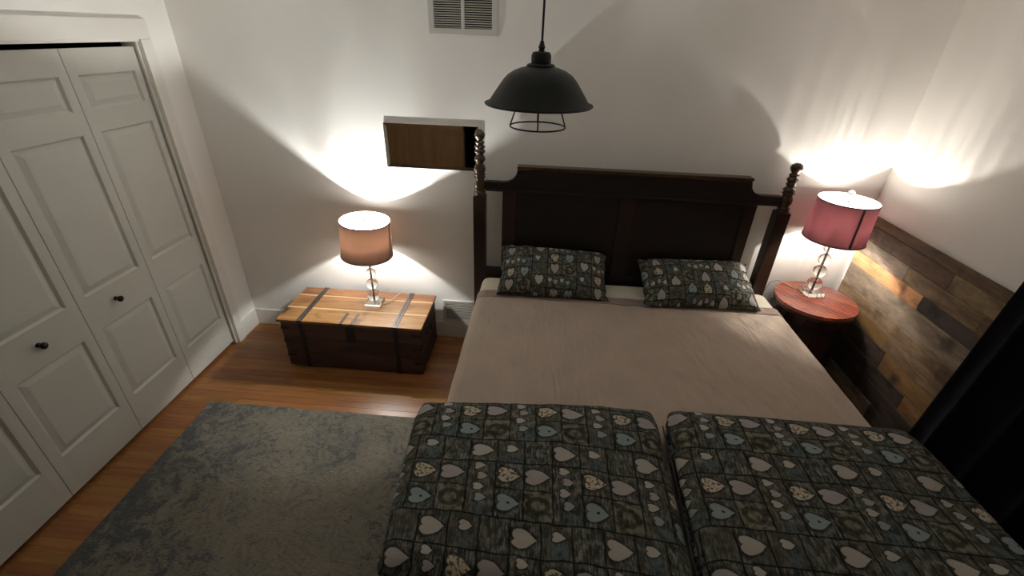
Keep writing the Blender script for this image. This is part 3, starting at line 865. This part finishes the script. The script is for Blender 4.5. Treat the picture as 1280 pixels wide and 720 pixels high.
# ------------------------------------------------------------------ round side table
tx, ty, tr = 4.078, -0.268, 0.238
tab = thing('side_table', 'round reddish slatted side table with dark drum base beside the bed', 'table', (tx, ty, 0))
ang = math.radians(-43)
NS = 16
for i in range(NS):
    a, b = -tr + 2 * tr * i / NS + 0.0014, -tr + 2 * tr * (i + 1) / NS - 0.0014
    def arc(v): return math.sqrt(max(0.0, tr * tr - v * v))
    vs_ = [a + (b - a) * q / 5 for q in range(6)]
    loop = [(arc(v), v) for v in vs_] + [(-arc(v), v) for v in reversed(vs_)]
    bm = bmesh.new()
    ca, sa = math.cos(ang), math.sin(ang)
    P = []
    for x_, v_ in loop:
        p = (x_ * ca - v_ * sa, x_ * sa + v_ * ca)
        if not P or (abs(p[0] - P[-1][0]) + abs(p[1] - P[-1][1])) > 1e-5: P.append(p)
    top = [bm.verts.new((p[0], p[1], TZ)) for p in P]; bot = [bm.verts.new((p[0], p[1], TZ - 0.022)) for p in P]
    bm.faces.new(top); bm.faces.new(bot[::-1])
    for q in range(len(P)): bm.faces.new((top[q], bot[q], bot[(q + 1) % len(P)], top[(q + 1) % len(P)]))
    bmesh.ops.bevel(bm, geom=[e for e in bm.edges if all(v in top for v in e.verts)], offset=0.0022, segments=1, affect='EDGES')
    obj('slat', bm, 'table_wood', tab)
bm = bmesh.new(); lathe(bm, [(0, TZ - 0.045), (tr - 0.004, TZ - 0.045), (tr - 0.002, TZ - 0.0225), (0, TZ - 0.0225)], 48); obj('rim', bm, 'table_dark', tab, True)
for i in range(20):                                                      # staves of the drum
    a0, a1 = 2 * PI * i / 20 + 0.006, 2 * PI * (i + 1) / 20 - 0.006
    bm = bmesh.new()
    L = []
    for zz, r_ in ((0.0, 0.185), (0.18, 0.205), (0.34, 0.212), (0.50, 0.208), (TZ - 0.046, 0.195)):
        L.append([bm.verts.new((q * math.cos(a), q * math.sin(a), zz)) for a, q in ((a0, r_ - 0.02), (a0, r_), (a1, r_), (a1, r_ - 0.02))])
    for A, B in zip(L, L[1:]):
        for q in range(4): bm.faces.new((A[q], A[(q + 1) % 4], B[(q + 1) % 4], B[q]))
    bm.faces.new(L[0]); bm.faces.new(L[-1][::-1])
    obj('stave', bm, 'table_dark', tab)
for zz, r_ in ((0.12, 0.2005), (0.56, 0.2055)):
    bm = bmesh.new(); lathe(bm, [(r_ - 0.002, zz - 0.014), (r_ + 0.003, zz - 0.014), (r_ + 0.003, zz + 0.014), (r_ - 0.002, zz + 0.014)], 48, closed=True); obj('hoop', bm, 'iron_dark', tab, True)

# ------------------------------------------------------------------ bed frame
BCX = 2.8185
PX = 0.9615                                                             # posts from the centre
bed = thing('bed_frame', 'dark wooden headboard bed frame with turned finials on square posts', 'bed', (BCX, -0.09, 0))
HY = 0.0                                                                # headboard plane (local)
FIN_L = [(0, 1.628), (0.012, 1.626), (0.026, 1.616), (0.034, 1.597), (0.030, 1.578), (0.019, 1.566), (0.020, 1.560), (0.029, 1.553), (0.030, 1.547), (0.021, 1.540), (0.022, 1.536), (0.034, 1.527),
         (0.034, 1.520), (0.024, 1.512), (0.026, 1.508), (0.035, 1.499), (0.034, 1.491), (0.024, 1.483), (0.022, 1.476), (0.030, 1.464), (0.036, 1.452), (0.033, 1.440), (0.024, 1.428), (0.023, 1.420), (0.031, 1.406), (0.037, 1.388),
         (0.035, 1.372), (0.025, 1.362), (0.035, 1.356), (0.036, 1.350), (0.027, 1.344), (0.036, 1.337), (0.036, 1.331), (0.026, 1.323), (0.029, 1.315), (0.037, 1.295), (0.037, 1.272), (0.030, 1.252),
         (0.031, 1.247), (0.038, 1.241), (0.038, 1.234), (0.032, 1.228), (0.039, 1.222), (0.040, 1.214), (0, 1.214)]
FIN_R = [(0, 1.520), (0.014, 1.518), (0.030, 1.508), (0.037, 1.490), (0.031, 1.470), (0.021, 1.459), (0.023, 1.454), (0.030, 1.447), (0.030, 1.441), (0.024, 1.436), (0.028, 1.430), (0.035, 1.420), (0.034, 1.412), (0.026, 1.404), (0.027, 1.398), (0.031, 1.390),
         (0.024, 1.376), (0.025, 1.370), (0.037, 1.360), (0.038, 1.352), (0.028, 1.344), (0.036, 1.336), (0.036, 1.330), (0.026, 1.322), (0.030, 1.314), (0.037, 1.296), (0.036, 1.272), (0.027, 1.252),
         (0.028, 1.247), (0.036, 1.241), (0.036, 1.234), (0.030, 1.228), (0.038, 1.222), (0.040, 1.214), (0, 1.214)]
for sx, prof in ((-1, FIN_L), (1, FIN_R)):
    bm = bmesh.new(); box(bm, sx * PX - 0.041, sx * PX + 0.041, -0.041, 0.041, 0.0, 1.214, bevel=0.005); po = obj('post', bm, 'walnut_v', bed)
    bm = bmesh.new(); lathe(bm, prof, 32, (sx * PX, 0)); obj('finial', bm, 'turned', po, 'all')
# crest rail with scooped shoulders
def crest(inset=0.0):
    top, low, xr = 1.406, 1.312, 0.7165
    pts = [(-PX + 0.036, 1.252), (-PX + 0.036, low)]
    pts += [(-0.812, low)]
    for i in range(9):
        a = PI / 2 * i / 8
        pts.append((-0.812 + 0.088 * math.sin(a), low + 0.070 * (1 - math.cos(a))))
    pts += [(-xr - 0.004, top - 0.012), (-xr - 0.004, top)]
    return pts + [(-x, z) for x, z in reversed(pts)]
bm = bmesh.new(); prism(bm, crest(), -0.022, 0.022); obj('crest_rail', bm, 'walnut', bed)
bm = bmesh.new(); prism(bm, [(-0.722, 1.406), (-0.722, 1.414), (-0.717, 1.421), (0.717, 1.421), (0.722, 1.414), (0.722, 1.406)], -0.034, 0.026)
box(bm, -0.719, 0.719, -0.028, -0.021, 1.394, 1.407, bevel=0.003); obj('crest_cap', bm, 'turned', bed)
bm = bmesh.new(); box(bm, -PX + 0.04, PX - 0.04, -0.029, -0.021, 1.253, 1.266, bevel=0.003); obj('moulding', bm, 'walnut', bed)
for x0, x1 in ((-0.812, -0.728), (-0.052, 0.052), (0.728, 0.795)):
    bm = bmesh.new(); box(bm, x0, x1, -0.018, 0.018, 0.60, 1.2535, bevel=0.002); obj('stile', bm, 'walnut_v', bed)
for x0, x1 in ((-0.729, -0.051), (0.051, 0.729)):
    bm = bmesh.new(); box(bm, x0, x1, -0.006, 0.010, 0.62, 1.2535); obj('headboard_panel', bm, 'walnut', bed)
bm = bmesh.new(); box(bm, -PX + 0.038, PX - 0.038, -0.020, 0.020, 0.50, 0.690, bevel=0.003); obj('lower_rail', bm, 'walnut', bed)
for sx in (-1, 1):
    bm = bmesh.new(); x0, x1 = sorted((sx * (PX - 0.012), sx * (PX + 0.012))); box(bm, x0, x1, -2.03, -0.042, 0.15, 0.30, bevel=0.003); obj('side_rail', bm, 'walnut', bed)
    bm = bmesh.new(); x0, x1 = sorted((sx * (PX - 0.035), sx * (PX + 0.035))); box(bm, x0, x1, -2.10, -2.03, 0.0135, 0.33, bevel=0.004); obj('leg', bm, 'walnut_v', bed)
bm = bmesh.new(); box(bm, -PX + 0.03, PX - 0.03, -2.09, -2.06, 0.15, 0.30, bevel=0.003); obj('foot_rail', bm, 'walnut', bed)
for i in range(6):
    yy = -0.25 - i * 0.34
    bm = bmesh.new(); box(bm, -PX + 0.013, PX - 0.013, yy - 0.04, yy + 0.04, 0.165, 0.185); obj('slat', bm, 'walnut', bed)

# mattress and box spring
MX0, MX1, MYH, MYF, MZ = 1.880, 3.826, -0.133, -2.145, 0.652
bs = obj('box_spring', nbox(1.885, 3.822, -2.10, -0.135, 0.186, 0.375, bevel=0.02, seg=3), 'boxspring', None, True)
tag(bs, 'fabric covered box spring hidden under the mattress', 'box spring')
ma = obj('mattress', nbox(MX0, MX1, MYF, MYH, 0.376, MZ, bevel=0.055, seg=6), 'cream', None, True)
tag(ma, 'king mattress in a cream fitted sheet, bare strip showing at the headboard', 'mattress')

# ------------------------------------------------------------------ taupe flat sheet
def fold_profile(d, half, r, out):
    """arc-length d from the centre -> (offset, drop)"""
    s = 1 if d >= 0 else -1
    d = abs(d)
    flat = half - r
    if d <= flat: return s * d, 0.0
    arc = r * PI / 2
    if d <= flat + arc:
        a = (d - flat) / r
        return s * (flat + r * math.sin(a)), r * (1 - math.cos(a))
    e = d - flat - arc
    return s * (half + out * e), r + e
def sheet_fn(y_a, y_b, lift):
    hw = (MX1 - MX0) / 2 + 0.009
    tot = hw + 0.30
    def f(s, t):
        d = -tot + 2 * tot * s
        y_ = y_a + (y_b - y_a) * t
        ox, dr = fold_profile(d, hw, 0.062, 0.06)
        head = max(0.0, 1.0 - (y_a_ref - y_) / 0.35)
        side = min(1.0, max(0.0, (dr - 0.03) / 0.15))
        wav = side * (0.012 * math.sin(y_ * 19 + (0 if d < 0 else 2)) + 0.008 * nz(y_ * 7, d * 2, 5))
        x_ = BCX + 0.0345 + ox + (wav if d > 0 else -wav)
        # fine slanted creases
        c = 0.0
        q = x_ * 0.9 + y_ * 0.45
        c += 0.0045 * max(0.0, nz(q * 14, y_ * 1.8, 1.7)) + 0.003 * max(0.0, nz(q * 30, y_ * 3.0, 8.1))
        c += 0.0022 * nz(x_ * 6, y_ * 6, 2.2)
        z_ = MZ + lift - dr + max(c, -0.003) + 0.003
        yy = y_ + 0.006 * nz(x_ * 3, 4.4, 1) * (1 if abs(y_ - y_a_ref) < 0.3 else 0)
        return (x_, yy, z_)
    return f
y_a_ref = -0.365
sh = mobj('flat_sheet', grid_mesh('flat_sheet', 220, 170, sheet_fn(-0.365, -2.165, 0.004)), 'sheet', None, 'all')
md = sh.modifiers.new('solid', 'SOLIDIFY'); md.thickness = 0.002; md.offset = 1
tag(sh, 'taupe brown flat sheet covering most of the mattress', 'sheet')
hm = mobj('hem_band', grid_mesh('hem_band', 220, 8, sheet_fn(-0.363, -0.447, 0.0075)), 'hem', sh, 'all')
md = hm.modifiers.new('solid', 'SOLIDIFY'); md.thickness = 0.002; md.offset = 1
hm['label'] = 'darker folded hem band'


# ------------------------------------------------------------------ pillows
def pillow(label, loc, rot, mat, w, h, T, seed, group):
    nu, nv = 64, 44
    bm = bmesh.new()
    def P(i, j, sgn):
        s, t_ = -1 + 2 * i / nu, -1 + 2 * j / nv
        th = T * ((1 - abs(s) ** 3.2) * (1 - abs(t_) ** 2.6)) ** 0.55
        pinch = 1 - 0.055 * (1 - t_ * t_) * abs(s) ** 3
        pinch2 = 1 - 0.07 * (1 - s * s) * abs(t_) ** 3
        x_, y_ = s * w / 2 * pinch, t_ * h / 2 * pinch2
        e = max(abs(s), abs(t_))
        x_ += 0.010 * nz(t_ * 4 + seed, s * 2) * e ** 4; y_ += 0.008 * nz(s * 6 + seed, t_ * 3, 3) * e ** 4
        ruf = 0.010 * e ** 6 * nz(s * 9 + seed, t_ * 9, 6)
        wr = (0.007 * nz(s * 3 + seed, t_ * 3, 1) + 0.004 * nz(s * 8 + seed, t_ * 8, 2)) * min(1, th / 0.02)
        return (x_, y_, sgn * th + wr + ruf)
    top = [[bm.verts.new(P(i, j, 1)) for i in range(nu + 1)] for j in range(nv + 1)]
    bot = [[top[j][i] if i in (0, nu) or j in (0, nv) else bm.verts.new(P(i, j, -1)) for i in range(nu + 1)] for j in range(nv + 1)]
    uvl = bm.loops.layers.uv.new('UVMap')
    for G, fl_ in ((top, 0), (bot, 1)):
        for j in range(nv):
            for i in range(nu):
                q = [(i, j), (i + 1, j), (i + 1, j + 1), (i, j + 1)]
                if fl_: q = q[::-1]
                f = bm.faces.new([G[b][a] for a, b in q])
                for lp, (a, b) in zip(f.loops, q): lp[uvl].uv = (a / nu * w * 1.08 + seed, b / nv * h * 1.15 + seed * 0.7)
    o = obj('pillow', bm, mat, None, 'all')
    o.location = loc; o.rotation_euler = rot
    bpy.context.view_layer.update()
    mw = o.matrix_world.copy(); mi = mw.inverted()
    for v in o.data.vertices:                                            # rests flat on the bedding, back against the headboard
        p = mw @ v.co
        lo = 0.657 if p.y > -0.34 else 0.672
        if p.z < lo + 0.01: p.z = lo + 0.01 * math.exp(min(0, (p.z - lo - 0.01)) / 0.01)
        p.y = min(p.y, -0.114)
        v.co = mi @ p
    tag(o, label, 'pillow', group)
    return o
pillow('heart print pillow at the left of the bed, nearer the wooden chest', (2.368, -0.262, 0.762), (math.radians(30), math.radians(2.0), math.radians(1.5)), 'print_p1', 0.725, 0.40, 0.098, 0.3, 'heart print pillows')
pillow('heart print pillow at the right of the bed, nearer the round table', (3.305, -0.268, 0.748), (math.radians(26), math.radians(-1.0), math.radians(2.5)), 'print_p2', 0.735, 0.40, 0.100, 1.7, 'heart print pillows')


# ------------------------------------------------------------------ folded duvets
def duvet(label, quad, zb, H, seed, group, uoff, voff, skew):
    """quad: back-left, back-right, front-right, front-left (x, y) of the top outline"""
    bl, br, fr, fl2 = [Vector(q) for q in quad]
    wx = ((br - bl).length + (fr - fl2).length) / 2; wy = ((bl - fl2).length + (br - fr).length) / 2
    r = 0.055
    side = H + r * (PI / 2 - 1)
    ax, ay = wx / 2 - r + r * PI / 2 + (H - r), wy / 2 - r + r * PI / 2 + (H - r)
    nu, nv = 150, 130
    def f(s, t_):
        du_, dv_ = -ax + 2 * ax * s, -ay + 2 * ay * t_
        ox, dx = fold_profile(du_, wx / 2, r, 0.0); oy, dy = fold_profile(dv_, wy / 2, r, 0.0)
        drop = min(H, (dx ** 2.5 + dy ** 2.5) ** (1 / 2.5))
        k_ = drop / H
        # rounded plan corners
        sx_, sy_ = ox / (wx / 2), oy / (wy / 2)
        cor = (abs(sx_) * abs(sy_)) ** 8
        shrink = 1 - 0.035 * cor
        bul = 1 + 0.018 * math.sin(PI * k_) * (1 if k_ > 0.2 else k_ * 5)
        a_, b_ = 0.5 + sx_ * 0.5 * shrink * bul, 0.5 + sy_ * 0.5 * shrink * bul
        # t_ = 0 is the back edge
        p = bl * (1 - a_) * (1 - b_) + br * a_ * (1 - b_) + fr * a_ * b_ + fl2 * (1 - a_) * b_
        puff = 0.020 * (1 - sx_ ** 2) * (1 - sy_ ** 2)
        w_ = (1 - k_) * (0.016 * nz(p.x * 3 + seed, p.y * 4, 1) + 0.006 * nz(p.x * 9 + seed, p.y * 9, 2) + 0.003 * nz(p.x * 22, p.y * 22, seed))
        n_ = k_ * (1 - k_) * 4
        px_ = p.x + n_ * 0.012 * nz(p.y * 8 + seed, drop * 20, 3); py_ = p.y + n_ * 0.010 * nz(p.x * 8 + seed, drop * 20, 5)
        # the fold line of the doubled quilt on the sides
        crease = math.exp(-((k_ - 0.55) / 0.10) ** 2) * 0.014
        px_ -= crease * max(-1, min(1, sx_ ** 9)); py_ += crease * max(-1, min(1, sy_ ** 9))
        return (px_, py_, max(zb, zb + H - drop + puff + w_))
    me = grid_mesh('folded_duvet', nu, nv, f, lambda s, t_: (2 * ax * s + uoff, 2 * ay * t_ + voff - skew * 2 * ax * s))
    bm = bmesh.new(); bm.from_mesh(me)
    bmesh.ops.holes_fill(bm, edges=[e for e in bm.edges if e.is_boundary], sides=0)
    bm.to_mesh(me); bm.free()
    o = mobj('folded_duvet', me, 'print', None, 'all')
    tag(o, label, 'duvet', group)
    # piping along the fold of the side
    pts = []
    for i in range(40):
        a = i / 39
        p = bl + (fl2 - bl) * (0.06 + 0.88 * a)
        pts.append((p.x - 0.012 + 0.006 * nz(p.y * 8, seed), p.y, zb + 0.055 + 0.006 * nz(p.y * 6, 2, seed)))
    bm = bmesh.new(); tube(bm, pts, 0.004, 6); obj('piping', bm, 'piping', o, True)
    return o
DZB = 0.669
duvet('folded heart print duvet on the bed foot beside the rug', ((1.800, -1.535), (2.790, -1.475), (2.775, -2.235), (1.850, -2.235)), DZB, 0.136, 0.21, 'folded heart print duvets', 0.017, -0.105, 0.048)
duvet('folded heart print duvet on the bed foot beside the black curtain', ((2.845, -1.475), (3.815, -1.478), (3.86, -2.215), (2.815, -2.215)), DZB, 0.132, 0.93, 'folded heart print duvets', 0.0235, -0.105, 0.03)


# ------------------------------------------------------------------ pendant lamp
px, py = 2.2295, -1.35
pen = thing('pendant_lamp', 'black metal barn pendant lamp with wire cage hanging over the room', 'lamp', (px, py, 1.86))
def zl(z): return z - 1.86
outer = [(0.0445, 2.056), (0.060, 2.053), (0.082, 2.045), (0.102, 2.033), (0.117, 2.018), (0.128, 2.003), (0.147, 1.976), (0.164, 1.951), (0.173, 1.945), (0.177, 1.948)]
inner = [(r_ - (0.002 if i < 8 else 0.0), z_ - 0.003) for i, (r_, z_) in enumerate(outer)]
bm = bmesh.new(); lathe(bm, [(r_, zl(z_)) for r_, z_ in outer + inner[::-1]], 56, closed=True); obj('shade', bm, 'pendant', pen, True)
bm = bmesh.new(); lathe(bm, [(r_, zl(z_)) for r_, z_ in [(0, 2.045), (0.043, 2.045), (0.045, 2.050), (0.045, 2.060), (0.040, 2.064), (0.031, 2.065), (0.031, 2.088), (0.026, 2.097), (0.012, 2.099), (0, 2.099)]], 32); obj('socket_cap', bm, 'pendant', pen, True)
bm = bmesh.new(); lathe(bm, [(r_, zl(z_)) for r_, z_ in [(0, 2.099), (0.009, 2.099), (0.009, 2.107), (0.011, 2.110), (0.008, 2.118), (0.005, 2.128), (0, 2.128)]], 16); obj('cord_grip', bm, 'black', pen, True)
bm = bmesh.new(); tube(bm, [(0, 0, zl(2.126)), (0, 0, zl(2.30)), (0, 0, zl(CEIL - 0.02))], 0.0035, 8); obj('cord', bm, 'black', pen, True)
bm = bmesh.new(); lathe(bm, [(0, zl(CEIL)), (0.06, zl(CEIL)), (0.06, zl(CEIL - 0.015)), (0.02, zl(CEIL - 0.025)), (0, zl(CEIL - 0.025))], 32); obj('ceiling_canopy', bm, 'pendant', pen, True)
cg = bmesh.new(); tube(cg, [(0.092 * math.cos(2 * PI * i / 48), 0.092 * math.sin(2 * PI * i / 48), zl(1.876)) for i in range(48)], 0.0026, 8, closed=True)
cage = obj('cage_ring', cg, 'black', pen, True)
for i in range(4):
    a = -PI / 2 + 0.03 + i * PI / 2
    bm = bmesh.new()
    tube(bm, [(q * math.cos(a), q * math.sin(a), zl(z_)) for q, z_ in ((0.040, 2.02), (0.062, 1.985), (0.070, 1.955), (0.076, 1.925), (0.085, 1.897), (0.092, 1.877))], 0.0024, 8)
    obj('cage_wire', bm, 'black', pen, True)
bm = bmesh.new(); lathe(bm, [(r_, zl(z_)) for r_, z_ in [(0, 2.044), (0.013, 2.044), (0.014, 2.02), (0.024, 1.99), (0.030, 1.962), (0.024, 1.936), (0.012, 1.927), (0, 1.925)]], 24); obj('bulb', bm, 'bulb_off', pen, 'all')


# ------------------------------------------------------------------ curtain
def curtain(label, y0, y1, x0, nf, amp, seed, ztop=2.26):
    def prof(s):
        y_ = y0 + (y1 - y0) * s
        ph = s * nf * 2 * PI
        return x0 + amp * math.sin(ph + seed) * (0.75 + 0.35 * nz(s * 9, seed)), y_ + 0.018 * math.cos(ph + seed)
    nu, nv = 150, 16
    def fn(side):
        def f(s, t_):
            x_, y_ = prof(s)
            fl_ = 1.0 + 0.10 * (1 - t_)
            xx = x0 + (x_ - x0) * fl_ + 0.004 * nz(s * 7, t_ * 3, seed)
            zz = 0.012 + (ztop - 0.012) * t_
            return (xx + side, y_ - 0.06 * (zz - 0.4) * (1 - s), zz)
        return f
    me = grid_mesh('curtain', nu, nv, fn(0.0))
    o = mobj('blackout_curtain', me, 'curtain', None, 'all')
    md = o.modifiers.new('solid', 'SOLIDIFY'); md.thickness = 0.004
    tag(o, label, 'curtain')
    return o
cu = curtain('black floor length curtain at the right, in front of the wood wainscot', -1.045, -2.45, 4.305, 6.5, 0.032, 0.9)
bm = bmesh.new(); tube(bm, [(4.305, -0.95, 2.275), (4.305, -2.60, 2.275)], 0.012, 12)
for yy in (-1.0, -2.55): box(bm, 4.305, W - 0.0005, yy - 0.01, yy + 0.01, 2.265, 2.285)
obj('curtain_rod', bm, 'black', cu, True)
